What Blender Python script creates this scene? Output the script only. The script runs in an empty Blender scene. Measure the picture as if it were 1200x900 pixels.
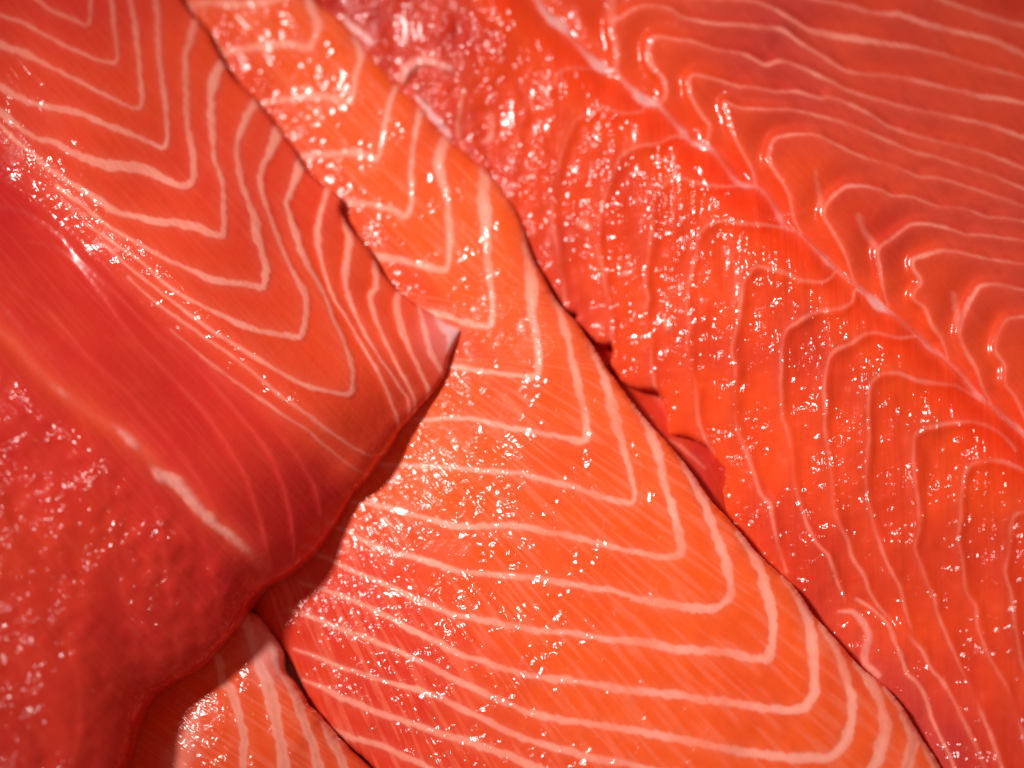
import bpy, math, numpy as np
from mathutils import Vector

# ------------------------------------------------------------------ camera, light, exposure
SC = bpy.context.scene
W, H = 1200.0, 900.0
MM = 0.001
TILT = math.radians(10)
DIST = 0.45
FOC = np.array([0.0, 0.0, 0.017])
CAM = FOC + DIST * np.array([0.0, -math.sin(TILT), math.cos(TILT)])
FOV = 2 * math.atan(0.120 / DIST)

cam = bpy.data.cameras.new("camera")
cam.angle = FOV
cam.sensor_fit = 'HORIZONTAL'
cam.clip_start = 0.01
cam.clip_end = 20
cam_o = bpy.data.objects.new("camera", cam)
SC.collection.objects.link(cam_o)
cam_o.location = CAM
cam_o.rotation_euler = (TILT, 0, 0)
SC.camera = cam_o
cam.dof.use_dof = True
cam.dof.focus_distance = DIST - 0.008
cam.dof.aperture_fstop = cam.lens / 27.0

world = bpy.data.worlds.new("World")
SC.world = world
world.use_nodes = True
bg = world.node_tree.nodes["Background"]
bg.inputs[0].default_value = (1.0, 0.36, 0.29, 1)
bg.inputs[1].default_value = 0.25

def lamp(name, direction, dist, watt, radius, cone, color, aim):
    l = bpy.data.lights.new(name, 'SPOT')
    l.energy = watt
    l.shadow_soft_size = radius
    l.spot_size = math.radians(cone)
    l.spot_blend = 1.0
    l.color = color
    o = bpy.data.objects.new(name, l)
    d = Vector(direction).normalized()
    o.location = Vector(aim) + d * dist
    o.rotation_euler = d.to_track_quat('Z', 'Y').to_euler()
    SC.collection.objects.link(o)
    return o

lamp("counter_lamp", (-0.60, 0.33, 0.73), 1.4, 116.0, 0.10, 16, (1.0, 0.965, 0.93), (0.02, -0.005, 0.017))

SC.view_settings.view_transform = 'Standard'
SC.view_settings.look = 'None'
SC.view_settings.exposure = 0.0
SC.view_settings.gamma = 1.0
SC.render.engine = 'CYCLES'
SC.cycles.use_denoising = True
SC.cycles.sample_clamp_indirect = 6.0
SC.cycles.max_bounces = 8
SC.cycles.diffuse_bounces = 5

RNG = np.random.default_rng(7)

# ------------------------------------------------------------------ small maths helpers
def ray_points(px, py, z):
    """points at height z (m) seen at photograph pixel px, py"""
    u = (px - W / 2) / (W / 2) * math.tan(FOV / 2)
    v = -(py - H / 2) / (W / 2) * math.tan(FOV / 2)
    c, s = math.cos(TILT), math.sin(TILT)
    # camera axes: right=(1,0,0), up=(0,c,s), forward=(0,s,-c)
    dx = u
    dy = v * c + s
    dz = v * s - c
    t = (z - CAM[2]) / dz
    return np.stack([CAM[0] + t * dx, CAM[1] + t * dy, np.broadcast_to(z, px.shape)], -1)

def vnoise(x, y, wl, seed, ani=1.0, ang=0.0):
    """smooth value noise about zero, wavelength wl, stretched by ani along ang"""
    if not ang: ang = .63
    if True:
        c, s = math.cos(ang), math.sin(ang)
        x, y = (x * c + y * s) / ani, -x * s + y * c
    r = np.random.default_rng(seed)
    tab = r.uniform(-1, 1, (256, 256))
    fx, fy = x / wl + 1000.3, y / wl + 1000.7
    ix, iy = np.floor(fx).astype(int), np.floor(fy).astype(int)
    tx, ty = fx - ix, fy - iy
    tx = tx * tx * tx * (tx * (tx * 6 - 15) + 10)
    ty = ty * ty * ty * (ty * (ty * 6 - 15) + 10)
    g = lambda a, b: tab[(ix + a) & 255, (iy + b) & 255]
    return ((g(0, 0) * (1 - tx) + g(1, 0) * tx) * (1 - ty) + (g(0, 1) * (1 - tx) + g(1, 1) * tx) * ty)

def sstep(a, b, x):
    t = np.clip((x - a) / (b - a), 0, 1)
    return t * t * (3 - 2 * t)

def tps(ctrl, x, y):
    c = np.array(ctrl, float)
    p, z = c[:, :2] / 300.0, c[:, 2]
    n = len(c)
    def k(r2):
        return 0.5 * r2 * np.log(r2 + 1e-12)
    d2 = ((p[:, None] - p[None]) ** 2).sum(-1)
    A = np.zeros((n + 3, n + 3))
    A[:n, :n] = k(d2) + np.eye(n) * 0.004
    A[:n, n] = 1; A[:n, n + 1:] = p
    A[n, :n] = 1; A[n + 1:, :n] = p.T
    w = np.linalg.solve(A, np.concatenate([z, [0, 0, 0]]))
    xs, ys = x / 300.0, y / 300.0
    out = w[n] + w[n + 1] * xs + w[n + 2] * ys
    for i in range(n):
        out = out + w[i] * k((xs - p[i, 0]) ** 2 + (ys - p[i, 1]) ** 2)
    return out

def spline(pts, vals, step):
    """Catmull-Rom through pts (N,2) with values carried along, resampled every `step` px"""
    P = np.array(pts, float); V = np.array(vals, float)
    if len(P) == 2:
        P = np.array([P[0], P.mean(0), P[1]]); V = np.array([V[0], V.mean(0), V[1]])
    Q = np.vstack([2 * P[0] - P[1], P, 2 * P[-1] - P[-2]])
    out, ov = [], []
    for i in range(len(P) - 1):
        p0, p1, p2, p3 = Q[i:i + 4]
        n = max(2, int(np.hypot(*(p2 - p1)) / step * 1.3) + 1)
        t = np.linspace(0, 1, n, endpoint=False)[:, None]
        a = 0.42   # a little tighter than Catmull-Rom: chevron points stay sharp
        m1, m2 = a * (p2 - p0), a * (p3 - p1)
        lim = np.hypot(*(p2 - p1))
        for m in (m1, m2):
            l = np.hypot(*m)
            if l > lim: m *= lim / l
        out.append((2 * t**3 - 3 * t**2 + 1) * p1 + (t**3 - 2 * t**2 + t) * m1 + (-2 * t**3 + 3 * t**2) * p2 + (t**3 - t**2) * m2)
        ov.append(V[i] * (1 - t[:, 0]) + V[i + 1] * t[:, 0])
    out.append(P[-1:]); ov.append(V[-1:])
    return np.vstack(out), np.concatenate(ov)

# ------------------------------------------------------------------ traced seams: (part name, half width or list, relief mm, drop side, points)
def L(pts, w, rel=0.0, side=1, name='fat_line', fat=1.0, soft=2.0, white=0.0, lift=0.0, hal=7.0, k=1.0, fade=.18, shift=0.0, drop=4.0, floor=.0, rise=15.0):
    return dict(pts=pts, w=w, rel=rel, side=side, name=name, fat=fat, soft=soft, white=white, lift=lift, hal=hal, k=k, fade=fade, shift=shift, drop=drop, floor=floor, rise=rise)

A_OUT = [(196,-70),(205,-20),(214,0),(223,13),(243,37),(260,70),(277,95),(300,117),(320,143),(347,177),(357,197),(380,217),(400,232),(399,247),(410,267),(433,293),(448,320),(468,342),(490,357),(512,371),(541,386),(538,394),(530,410),(526,420),(522,437),(513,453),(500,468),(484,486),(468,504),(458,522),(444,540),(428,562),(414,578),(397,610),(370,647),(333,675),(308,688),(293,707),(277,733),(260,753),(233,782),(200,800),(177,815),(163,836),(153,860),(143,893),(130,930),(110,975),(-70,975),(-70,-70)]
A_LINES = [
 L([(45,0),(60,12),(85,22),(100,29),(105,24),(106,10),(106,-5)], 2.0, .10, fat=0.60),
 L([(0,18),(30,28),(55,42),(90,60),(115,70),(133,74),(138,68),(135,40),(130,-5)], [2,2.2,2.2,2,2,2.5,2.5,2.2,2.2], .10, fat=0.65),
 L([(0,52),(30,63),(63,80),(100,99),(133,116),(155,126),(163,126),(167,115),(164,85),(160,40),(155,10),(152,-5)], [4,4,3,2.6,2.2,2.2,2.5,2.2,2.2,2.8,3,3], .12, fat=0.75),
 L([(0,100),(27,117),(60,126),(90,131),(120,144),(150,155),(173,166),(190,173),(195,168),(196,158),(192,110),(186,60),(184,20),(182,-5)], [4,4,4,4.5,3.5,2.8,2.5,2.5,2.5,2.5,2.8,3.2,3.5,3.5], .14, fat=0.85),
 L([(0,130),(20,147),(42,161),(67,168),(87,180),(120,192),(150,195),(173,200),(197,212),(217,218),(226,211),(227,187),(220,150),(218,100),(217,67),(222,50),(228,26)], [4,4,3.5,3.5,4.5,5,5,5,4,3,3,3.2,3.5,4,4.5,4.5,4], .16, fat=0.90),
 L([(0,146),(20,167),(37,180),(60,200),(90,218),(117,235),(133,247),(157,253),(187,261),(207,261),(233,268),(250,274),(261,276),(263,260),(260,213),(252,187),(248,150),(247,113),(253,87),(261,73)], [2.5,2.5,3,3,3.5,3.5,3.2,3.2,4,4,3.5,3,3,3,3.5,3.8,4,4.2,4.5,4], .18),
 L([(66,218),(100,243),(128,266),(160,284),(193,303),(220,315),(247,327),(273,332),(298,335),(308,337),(311,322),(310,305),(303,280),(297,253),(290,235),(282,212),(277,175),(284,148),(300,119)], [2.5,2.5,2.5,2.5,2.5,2.6,3,3.2,3,3,4,4.5,5,4.5,3.5,4,4,5,5], .20),
 L([(100,262),(140,290),(167,308),(190,330),(217,348),(240,360),(267,373),(293,384),(320,391),(342,394),(353,394),(358,372),(359,350),(350,332),(338,308),(326,280),(316,252),(308,228),(305,208),(309,192),(318,178),(325,152)], [2,2,2,2,2.4,2.4,2.6,2.6,2.8,2.8,3.5,4,4,3,2.4,2.6,3,3.2,3.6,4.2,5,5], .22),
 L([(120,285),(150,312),(180,336),(205,356),(235,378),(262,396),(290,413),(320,431),(340,443),(360,452),(390,460),(411,461),(414,440),(408,416),(400,392),(390,372),(380,346),(366,320),(354,298),(347,276),(340,255),(336,237),(343,217),(349,204),(355,187)], [1.6,1.8,2,2,2.2,2.2,2.2,2.2,2.4,2.6,2.8,3.2,3,2.6,2.4,2.2,2.2,2.6,3.2,3.2,3,3.2,4,5,5.5], .24),
 L([(150,325),(180,352),(210,374),(240,396),(270,416),(300,440),(325,461),(348,478),(366,490),(384,504),(404,518),(420,528),(436,534),(452,530)], [1.5,1.8,2,2,2,2,2.2,2.2,2.4,2.4,2.2,2,1.5,1], .15, fat=.8),
 L([(384,220),(377,245),(372,270),(374,295),(382,326),(392,350),(408,376),(424,404),(440,430),(450,450),(458,472),(464,485),(468,502)], [6,6,5,3.5,2.8,2.4,2.2,2.4,2.6,3,3,2.6,2], .30, k=.72),
 L([(200,386),(240,420),(280,450),(315,474),(340,492),(360,504),(380,522),(400,538),(418,551),(432,556)], [1.2,1.6,1.8,2,2,2,2,2,1.6,1], .12, fat=.65),
 L([(404,252),(409,280),(406,310),(405,332),(410,352),(420,376),(434,402),(450,426),(466,450),(477,466),(480,482),(478,494)], [5,6,5,4,3.2,2.6,2.2,2.2,2,2,2,1.6], .34, k=.72),
 L([(440,309),(441,334),(434,348),(438,366),(448,392),(460,418),(472,440),(482,458),(486,470),(486,484)], [6,5,4,3.2,2.4,2.2,2.2,2,2,1.6], .32, k=.72),
 L([(468,341),(464,357),(469,380),(480,408),(490,430),(498,446),(502,458),(500,468)], [6,6,4.5,3,2.6,2.6,2.6,2], .28, k=.72),
 L([(491,357),(498,388),(506,414),(513,428),(520,441)], [3,3.2,3.6,4,3], .22, k=.72),
 L([(511,371),(520,384),(531,390),(532,400),(528,412)], [2,4,7,6,3], .0, name='silver_skin_tag', fat=1.6, white=.8, soft=4),
 # faint seams below the fold
 L([(0,206),(35,222),(70,245),(100,276),(130,312),(165,350),(200,384),(240,416),(280,452),(315,490),(345,530),(370,575),(380,625)], 1.3, .30, fat=0.08, soft=4),
 L([(0,240),(36,252),(70,276),(95,305),(130,338),(160,368),(200,404),(240,440),(280,485),(315,530),(335,580),(345,640),(338,672)], 1.3, .32, fat=0.07, soft=4),
 L([(32,282),(66,290),(90,308),(120,345),(150,388),(190,430),(230,472),(262,515),(288,560),(305,610),(315,655)], 1.3, .26, fat=0.07, soft=4),
 L([(0,330),(40,350),(75,385),(110,425),(150,460),(185,500),(215,535),(240,575),(258,612)], 1.3, .22, fat=0.06, soft=4),
 L([(0,388),(20,404),(50,440),(72,460),(86,470),(108,486),(135,500),(152,517),(170,532),(186,554),(205,566),(228,590),(250,613),(268,627),(290,645),(308,668),(306,690)], [2,1.6,1.2,4.5,3,1.2,3,5,1.5,6,10,8,6,6,4,1.6,1.2], 0, name='midline_membrane', fat=.95, white=.26, floor=.03, soft=4.0, k=.85, lift=.35),
 L([(0,470),(30,505),(52,560),(66,620),(74,680),(80,745),(92,800),(94,850),(84,905)], 1.4, .10, fat=.03, soft=4),
 L([(86,472),(108,520),(124,575),(132,635),(146,700),(160,760),(166,826)], 1.4, .10, fat=.03, soft=4),
 L([(152,520),(172,570),(188,620),(196,680),(206,740),(214,795)], 1.4, .10, fat=.03, soft=4),
 L([(0,600),(20,650),(26,710),(24,770),(34,830),(30,905)], 1.4, .10, fat=.03, soft=4),
 L([(215,575),(236,625),(250,680),(262,750)], 1.4, .10, fat=.03, soft=4),
]

B_OUT = [(338,-75),(352,-35),(370,0),(400,23),(430,57),(453,83),(470,103),(493,124),(520,157),(543,177),(570,200),(597,233),(612,262),(623,298),(640,330),(653,353),(677,380),(693,403),(710,430),(730,457),(753,487),(777,513),(800,540),(818,564),(834,588),(852,606),(866,622),(880,640),(903,663),(933,690),(953,720),(980,750),(1007,780),(1040,807),(1063,837),(1083,870),(1103,900),(1125,940),(1140,975),(505,975),(470,935),(432,893),(408,872),(385,850),(364,824),(350,792),(330,757),(300,722),(280,660),(330,560),(400,470),(430,390),(360,270),(270,150),(200,40),(165,-75)]
B_LINES = [
 L([(196,6),(250,4),(285,5),(313,2),(340,-8)], [5,5,5,5,5], k=.80, fade=.30),
 L([(240,70),(267,60),(300,55),(333,52),(352,53),(362,56),(369,43),(372,27),(364,7),(360,-8)], [5,5,5.5,6,6,6,6,6,6,6], k=.80, fade=.30),
 L([(290,132),(317,120),(350,115),(380,113),(398,117),(408,119),(413,108),(417,87),(423,66),(416,43)], [4,4,5,5,5.5,6,5.5,5.5,6.5,6], k=.80, fade=.30),
 L([(330,192),(357,182),(387,180),(417,178),(433,185),(442,185),(447,172),(450,150),(457,120),(466,99)], [4,4.5,5,5,5.5,5.5,4.5,4.5,4.5,4.5], k=.80, fade=.30),
 L([(385,236),(407,237),(433,240),(460,245),(474,252),(481,243),(482,225),(482,200),(485,167),(493,125)], [4,5,5,5.5,5.5,5,5,4.5,4.5,5], k=.80, fade=.30),
 L([(425,296),(450,301),(473,306),(500,312),(519,317),(525,313),(527,297),(527,267),(523,232),(515,195),(519,166),(528,160)], [4,5,6,6,5.5,5.5,5.5,5.5,5,6.5,7,5], k=.80, fade=.30),
 L([(490,362),(510,367),(527,371),(550,379),(568,383),(576,380),(577,365),(576,340),(572,310),(570,267),(567,233),(570,200)], [5,5.5,6,5.5,5,5.5,5.5,6,6.5,7,8,8], k=.80, fade=.30),
 L([(510,426),(532,430),(553,434),(573,437),(600,439),(620,442),(630,438),(631,425),(629,400),(624,365),(622,333),(620,300),(617,270)], [5,6,5.5,5,5,5,5,6,6.5,7.5,7,7,6], k=.80, fade=.30),
 L([(470,492),(500,492),(530,490),(563,493),(593,501),(630,507),(657,512),(677,516),(687,513),(687,498),(683,475),(676,445),(667,403),(658,370),(650,345)], [3.5,4,4,4.5,4.5,4.5,4.5,4.5,4.5,4.5,5,5.5,6,6.5,6], k=.80, fade=.30),
 L([(430,543),(473,545),(527,548),(567,552),(607,555),(640,563),(673,571),(700,581),(727,588),(742,589),(744,575),(741,562),(733,533),(723,497),(713,457),(703,428),(693,402)], [4,4,4,4,4,4,4.5,5,5,5,4.5,5,6,6.5,6.5,6,5], k=.80, fade=.30),
 L([(395,586),(440,592),(477,602),(510,610),(540,617),(572,616),(612,616),(647,625),(679,631),(711,640),(743,647),(772,653),(790,652),(798,643),(793,613),(785,587),(777,560),(769,523),(757,495),(745,472)], [4,4,4,4,4.5,5,5,5,5,5,5,5.5,5.5,5.5,5.5,6,6.5,6.5,6,5], k=.80, fade=.30),
 L([(380,612),(405,622),(430,635),(460,647),(487,653),(517,663),(540,670),(560,672),(593,675),(636,679),(679,687),(716,692),(753,703),(785,708),(817,713),(838,713),(852,702),(856,682),(848,650),(836,621),(825,589),(812,560),(798,535)], [3,3,3.5,4,4.5,4.5,4.5,4.5,5,5,5,5,5,5.5,5.5,6,6,6.5,6.5,6,6,6,5], k=.80, fade=.30),
 L([(360,645),(385,655),(410,668),(430,675),(457,687),(483,700),(513,713),(540,722),(561,725),(593,732),(633,739),(673,742),(711,749),(748,752),(788,759),(823,763),(857,766),(880,771),(897,771),(905,757),(906,740),(903,713),(893,673),(880,643),(866,625)], [3,3,3,3,3.5,4,4.5,5,5,5,5,5,5,5,5,5,5,5.5,6,6,6,6.5,7,7,5], k=.80, fade=.30),
 L([(350,682),(375,690),(413,703),(443,717),(477,735),(510,751),(540,767),(587,782),(627,793),(673,798),(720,807),(760,811),(800,816),(833,820),(867,824),(913,832),(942,829),(953,812),(955,795),(953,763),(947,727),(933,693),(918,676)], [2.5,2.5,3,3.5,4,4.5,5,4.5,5,5,5,5,5,5,5.5,5.5,6,6,6,6.5,7,7.5,6], k=.80, fade=.30),
 L([(340,715),(370,725),(413,742),(443,753),(477,768),(510,784),(543,801),(580,818),(613,832),(657,843),(707,850),(753,858),(800,867),(867,880),(917,887),(960,889),(982,880),(996,855),(999,835),(997,813),(988,783),(977,757),(962,732)], [2.5,3,3,3,3.5,4,4.5,4.5,4.5,4.5,4.5,5,5,5.5,5.5,6,6.5,6.5,6.5,6.5,7,7.5,5], k=.80, fade=.30),
 L([(345,760),(372,770),(400,782),(417,787),(450,798),(490,808),(527,823),(567,843),(607,863),(653,877),(700,889),(743,898),(800,911),(900,928),(980,936),(1010,925),(1024,900),(1033,875),(1038,848),(1030,820),(1017,793),(1003,776)], [2.5,2.5,2.5,3,3,3.5,4,4.5,4.5,4.5,5,5,5,5,6,7,8,9,9,9,8,5], k=.80, fade=.30),
 L([(355,797),(380,806),(400,817),(437,833),(473,845),(510,858),(543,867),(590,884),(640,905),(700,928)], [2,2.5,3,3,3,3.5,4,4.5,4.5,4.5], .1),
 L([(376,840),(390,855),(413,865),(440,872),(467,883),(500,898),(530,915)], [2,2.5,3,3,3.5,3.5,4], .1),
 L([(1040,806),(1058,828),(1068,850),(1071,870),(1064,893),(1052,925)], [6,8,8,8,8,8], k=.80, fade=.30),
 L([(1080,864),(1091,885),(1096,905),(1092,935)], [4,6,7,7], k=.80, fade=.30),
]

C_OUT = [(345,-75),(358,-25),(374,6),(396,32),(426,66),(450,96),(466,115),(488,136),(515,168),(540,190),(567,215),(592,246),(607,272),(622,305),(642,333),(653,352),(664,364),(676,369),(675,378),(686,387),(701,401),(716,402),(719,414),(716,426),(721,438),(730,449),(748,455),(768,456),(777,468),(783,486),(781,500),(786,509),(812,513),(828,522),(840,537),(850,550),(851,562),(847,576),(847,590),(850,612),(866,640),(892,668),(923,696),(944,726),(970,756),(998,786),(1032,814),(1054,843),(1076,876),(1097,908),(1118,948),(1135,975),(1270,975),(1270,-75)]
C_LINES = [
 L([(628,-2),(636,10),(645,22),(658,30),(672,47),(690,66),(704,79),(724,88),(740,104),(756,118),(772,124),(786,139),(800,154),(810,166),(828,172),(842,184),(858,206),(868,216),(886,219),(900,232),(914,255),(922,267),(936,272),(954,290),(968,306),(980,316),(1000,332),(1018,348),(1032,361),(1050,371),(1070,388),(1088,406),(1106,419),(1126,438),(1144,462),(1158,473),(1176,488),(1192,501),(1204,513)],
   [3,4,5,6,2.5,3.5,7,2.5,3.5,6.5,2.5,1.5,3.5,2.2,5.5,1.2,3.5,4.5,2.5,1.2,3.8,3.2,1.2,1.5,3.8,1.8,1.2,4.5,5,1.2,1.5,3.2,1.0,2,4.5,1.4,2.8,4.2,3], 0, name='midline_membrane', fat=1.1, white=.6, floor=.35, soft=2.6, k=.85, lift=.35),
 # seams above the midline
 L([(722,88),(722,54),(717,38),(718,24),(728,20),(742,11),(764,6),(786,11),(800,20),(830,27),(860,29),(880,31),(915,35),(939,51),(968,69),(995,84),(1029,88),(1067,93),(1107,103),(1147,112),(1202,121)], [3,6,5,6,3,2.5,2.5,2.5,2.5,2.8,3,4,3.5,3.2,3.2,3.5,4,4,4,4,4], 1.40, -1, soft=2.6, hal=12, k=.62, fat=.95, fade=.45, shift=4.0, drop=8.0, rise=20),
 L([(716,22),(716,10),(718,-6)], [5,4,4], .1, -1, fat=.5, soft=4),
 L([(800,-6),(840,-2),(880,1),(901,8),(925,21),(949,35),(987,44),(1027,49),(1067,55),(1107,65),(1147,77),(1202,92)], [3,3,3,3.5,4,4,5,4.5,4,4,4,4], 1.40, -1, soft=2.6, hal=12, k=.62, fat=.95, fade=.45, shift=4.0, drop=8.0, rise=20),
 L([(935,-6),(960,0),(987,5),(1027,16),(1053,17),(1083,27),(1115,36),(1160,46),(1202,65)], [3,3,4,4.5,5,4,4,4.5,4.5], 1.24, -1, soft=2.6, hal=12, k=.62, fat=.95, fade=.45, shift=4.0, drop=8.0, rise=20),
 L([(1090,-6),(1110,3),(1133,11),(1173,24),(1202,30)], [3.5,4,4,4.5,4.5], 1.11, -1, soft=2.6, hal=12, k=.62, fat=.95, fade=.45, shift=4.0, drop=8.0, rise=20),
 L([(772,122),(780,110),(777,92),(765,80),(760,64),(763,47),(774,43),(790,46),(812,49),(838,58),(867,63),(885,70),(897,76),(915,72),(941,80),(968,93),(995,107),(1029,117),(1067,127),(1107,135),(1147,144),(1202,161)], [3,3,4,6,6,5,3,2.5,2.5,2.5,2.5,2.5,2.8,2.8,3,3,3.2,3.6,3.8,3.8,3.8,3.8], 1.56, -1, soft=2.6, hal=12, k=.62, fat=.95, fade=.45, shift=4.0, drop=8.0, rise=20),
 L([(828,171),(831,148),(820,131),(810,112),(807,94),(812,88),(826,90),(848,96),(866,101),(888,103),(910,108),(934,107),(960,115),(972,114),(994,122),(1019,134),(1040,148),(1077,160),(1107,168),(1147,177),(1173,187),(1202,198)], [4,3.5,3,3,4,4,2.4,2.2,2.2,2.2,2.2,2.4,2.6,2.8,2.8,3,3,3.2,3.5,3.5,3.5,3.5], 1.56, -1, soft=2.6, hal=12, k=.62, fat=.95, fade=.45, shift=4.0, drop=8.0, rise=20),
 L([(885,219),(882,200),(871,180),(860,158),(854,137),(850,121),(864,126),(892,128),(920,128),(944,132),(968,138),(995,146),(1029,160),(1067,177),(1099,185),(1133,196),(1168,208),(1202,222)], [3.5,2.6,2.6,2.6,2.8,3.2,2.2,2.2,2.2,2.4,2.6,3,3.2,3.5,3.5,3.2,3.2,3.2], 1.56, -1, soft=2.6, hal=12, k=.62, fat=.95, fade=.45, shift=4.0, drop=8.0, rise=20),
 L([(938,273),(930,256),(925,230),(914,209),(902,190),(904,170),(910,162),(928,158),(954,158),(972,166),(996,178),(1016,186),(1040,193),(1060,200),(1076,207),(1100,209),(1130,218),(1160,228),(1202,243)], [2.6,2.6,2.6,2.6,3.6,3.6,3,2.4,2.4,2.4,2.4,2.4,2.4,2.4,2.6,2.8,3,3,3], 1.56, -1, soft=2.6, hal=12, k=.62, fat=.95, fade=.45, shift=4.0, drop=8.0, rise=20),
 L([(1001,332),(994,308),(986,288),(974,268),(965,250),(972,235),(990,219),(1010,218),(1030,222),(1046,229),(1070,231),(1096,241),(1130,245),(1156,254),(1180,256),(1202,260)], [2.2,2.2,2.2,2.6,3.4,3.2,2.8,2.4,2.2,2.2,2.2,2.4,2.4,2.4,2.4,2.4], 1.44, -1, soft=2.6, hal=12, k=.62, fat=.95, fade=.45, shift=4.0, drop=8.0, rise=20),
 L([(956,201),(959,220),(963,244)], [1.5,4,4.5], .1, -1, fat=.5, soft=4),
 L([(1040,357),(1035,340),(1031,312),(1029,292),(1044,280),(1064,265),(1080,262),(1104,266),(1130,274),(1156,276),(1202,282)], [2.2,2.2,2.4,3,2.6,2.4,2.2,2.2,2.2,2.2,2.2], 1.40, -1, soft=2.6, hal=12, k=.62, fat=.95, fade=.45, shift=4.0, drop=8.0, rise=20),
 L([(1006,252),(1013,270),(1027,290)], [3.5,4,3], .1, -1, fat=.5, soft=4),
 L([(1110,419),(1104,398),(1091,380),(1084,362),(1070,348),(1079,330),(1071,316),(1071,304),(1088,298),(1104,294),(1124,296),(1160,304),(1202,310)], [2,2,2.2,2.4,2.6,2.6,2.6,3,4,3.5,2.4,2.2,2.2], 1.32, -1, soft=2.6, hal=12, k=.62, fat=.95, fade=.45, shift=4.0, drop=8.0, rise=20),
 L([(1160,472),(1154,460),(1144,433),(1130,408),(1124,389),(1130,368),(1138,350),(1148,336),(1162,333),(1182,336),(1204,341)], [2,2.2,2.4,2.4,3,4.5,4.5,3,2.4,2.2,2.2], 1.32, -1, soft=2.6, hal=12, k=.62, fat=.95, fade=.45, shift=4.0, drop=8.0, rise=20),
 L([(1117,345),(1121,364),(1126,384)], [3,4,3], .1, -1, fat=.5, soft=4),
 L([(1199,485),(1190,466),(1178,450),(1177,429),(1166,410),(1170,390),(1181,374),(1204,370)], [2,2.2,2.4,2.6,2.6,2.4,2.2,2.2], 1.24, -1, soft=2.6, hal=12, k=.62, fat=.95, fade=.45, shift=4.0, drop=8.0, rise=20),
 # seams below the midline
 L([(700,80),(670,80),(656,84),(648,99),(628,110),(613,132),(604,165),(598,200),(596,228)], [2,2,2,2,2,2,2,2,1.5], 0.30, -1, soft=2.6, fat=.5, fade=.6, shift=5, drop=9.0, k=.8, hal=9, rise=15),
 L([(756,120),(752,131),(728,132),(706,126),(686,134),(674,141),(667,154),(660,172),(652,205),(648,230),(646,260),(652,288),(655,310),(660,335),(662,362)], [2.5,2.2,2,2,2,2.2,2.2,2,2,2,2.4,2.4,2.4,2.2,2], 0.39, -1, soft=2.6, fat=.65, fade=.6, shift=5, drop=9.0, k=.8, hal=9, rise=15),
 L([(806,162),(790,160),(770,168),(745,172),(725,186),(716,210),(708,232),(702,260),(700,290),(706,316),(709,336),(712,356),(715,380),(718,402)], [2.4,2.4,2.2,2,2,2,2,2.2,2.4,2.4,2.4,2.4,2.4,2], 0.44, -1, soft=2.6, fat=.7, fade=.6, shift=5, drop=9.0, k=.8, hal=9, rise=15),
 L([(866,217),(850,218),(834,217),(816,214),(792,208),(776,218),(766,231),(764,256),(760,288),(756,316),(755,336),(759,348),(756,364),(758,386),(762,406),(763,424),(768,455)], [1.5,1.8,2.4,2.4,2.2,2,2,2,2,2.2,2.2,2.4,2.4,2.6,2.2,2.2,2], 0.46, -1, soft=2.6, fat=.62, fade=.7, shift=5, drop=9.0, k=.8, hal=9, rise=15),
 L([(922,267),(894,263),(874,262),(848,258),(828,264),(818,278),(814,300),(808,330),(804,352),(808,380),(804,408),(809,432),(815,456),(817,486),(824,510),(836,532)], [1.6,2.2,2.2,2.2,2.2,2,2,2,2.2,2.2,2.4,2.2,2.2,2.4,2.6,2], 0.49, -1, soft=2.6, fat=.62, fade=.7, shift=5, drop=9.0, k=.8, hal=9, rise=15),
 L([(980,318),(966,330),(938,328),(920,320),(900,314),(886,312),(877,321),(870,332),(868,352),(864,380),(857,410),(862,434),(860,460),(861,490),(866,510),(876,534),(884,556),(890,577),(902,591),(905,606),(912,640),(922,670)], [1.5,1.6,2.6,2.4,2.2,2.2,2.4,2.2,2.2,2.2,2.4,2.2,2.2,2.2,2.4,2.6,2.8,2.8,2.8,2.4,2,1.6], 0.51, -1, soft=2.6, fat=.62, fade=.7, shift=5, drop=9.0, k=.8, hal=9, rise=15),
 L([(1012,342),(1002,340),(998,354),(982,362),(960,364),(946,370),(934,378),(921,387),(916,404),(915,440),(916,486),(924,510),(928,540),(930,564),(938,592),(946,616),(958,638),(972,653),(981,682),(990,702)], [1.5,2,2,2.2,2.2,2.6,2.4,2.2,2.2,2,2.2,2.4,2.2,2.2,2.2,2.4,2.4,2.4,2.2,2], 0.54, -1, soft=2.6, fat=.62, fade=.7, shift=5, drop=9.0, k=.8, hal=9, rise=15),
 L([(1074,394),(1052,396),(1030,390),(1014,391),(998,402),(980,410),(970,423),(966,448),(967,480),(966,500),(970,530),(974,560),(976,592),(984,616),(994,634),(998,652),(1012,674),(1018,692),(1034,716),(1060,740),(1080,762),(1090,782),(1108,804),(1118,822),(1132,850),(1146,880),(1158,908)], [1.5,2,2.2,2.2,2.2,2.4,2.2,2,2,2,2,2,2.2,2.4,2.6,2.6,2.4,2.2,2.2,2.2,2.2,2.2,2.2,2.2,2.2,2.2,2.2], 0.54, -1, soft=2.6, fat=.62, fade=.7, shift=5, drop=9.0, k=.8, hal=9, rise=15),
 L([(1150,470),(1120,452),(1098,449),(1074,446),(1052,437),(1034,438),(1022,446),(1018,464),(1017,492),(1018,512),(1015,550),(1016,584),(1022,608),(1028,628),(1040,660),(1054,688),(1060,712),(1068,737),(1084,760)], [1.5,2,2.2,2.4,2,2,2,2,2,2.2,2.2,2.2,2.4,2.4,2.2,2.2,2.2,2.2,1.5], 0.51, -1, soft=2.6, fat=.62, fade=.7, shift=5, drop=9.0, k=.8, hal=9, rise=15),
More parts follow.
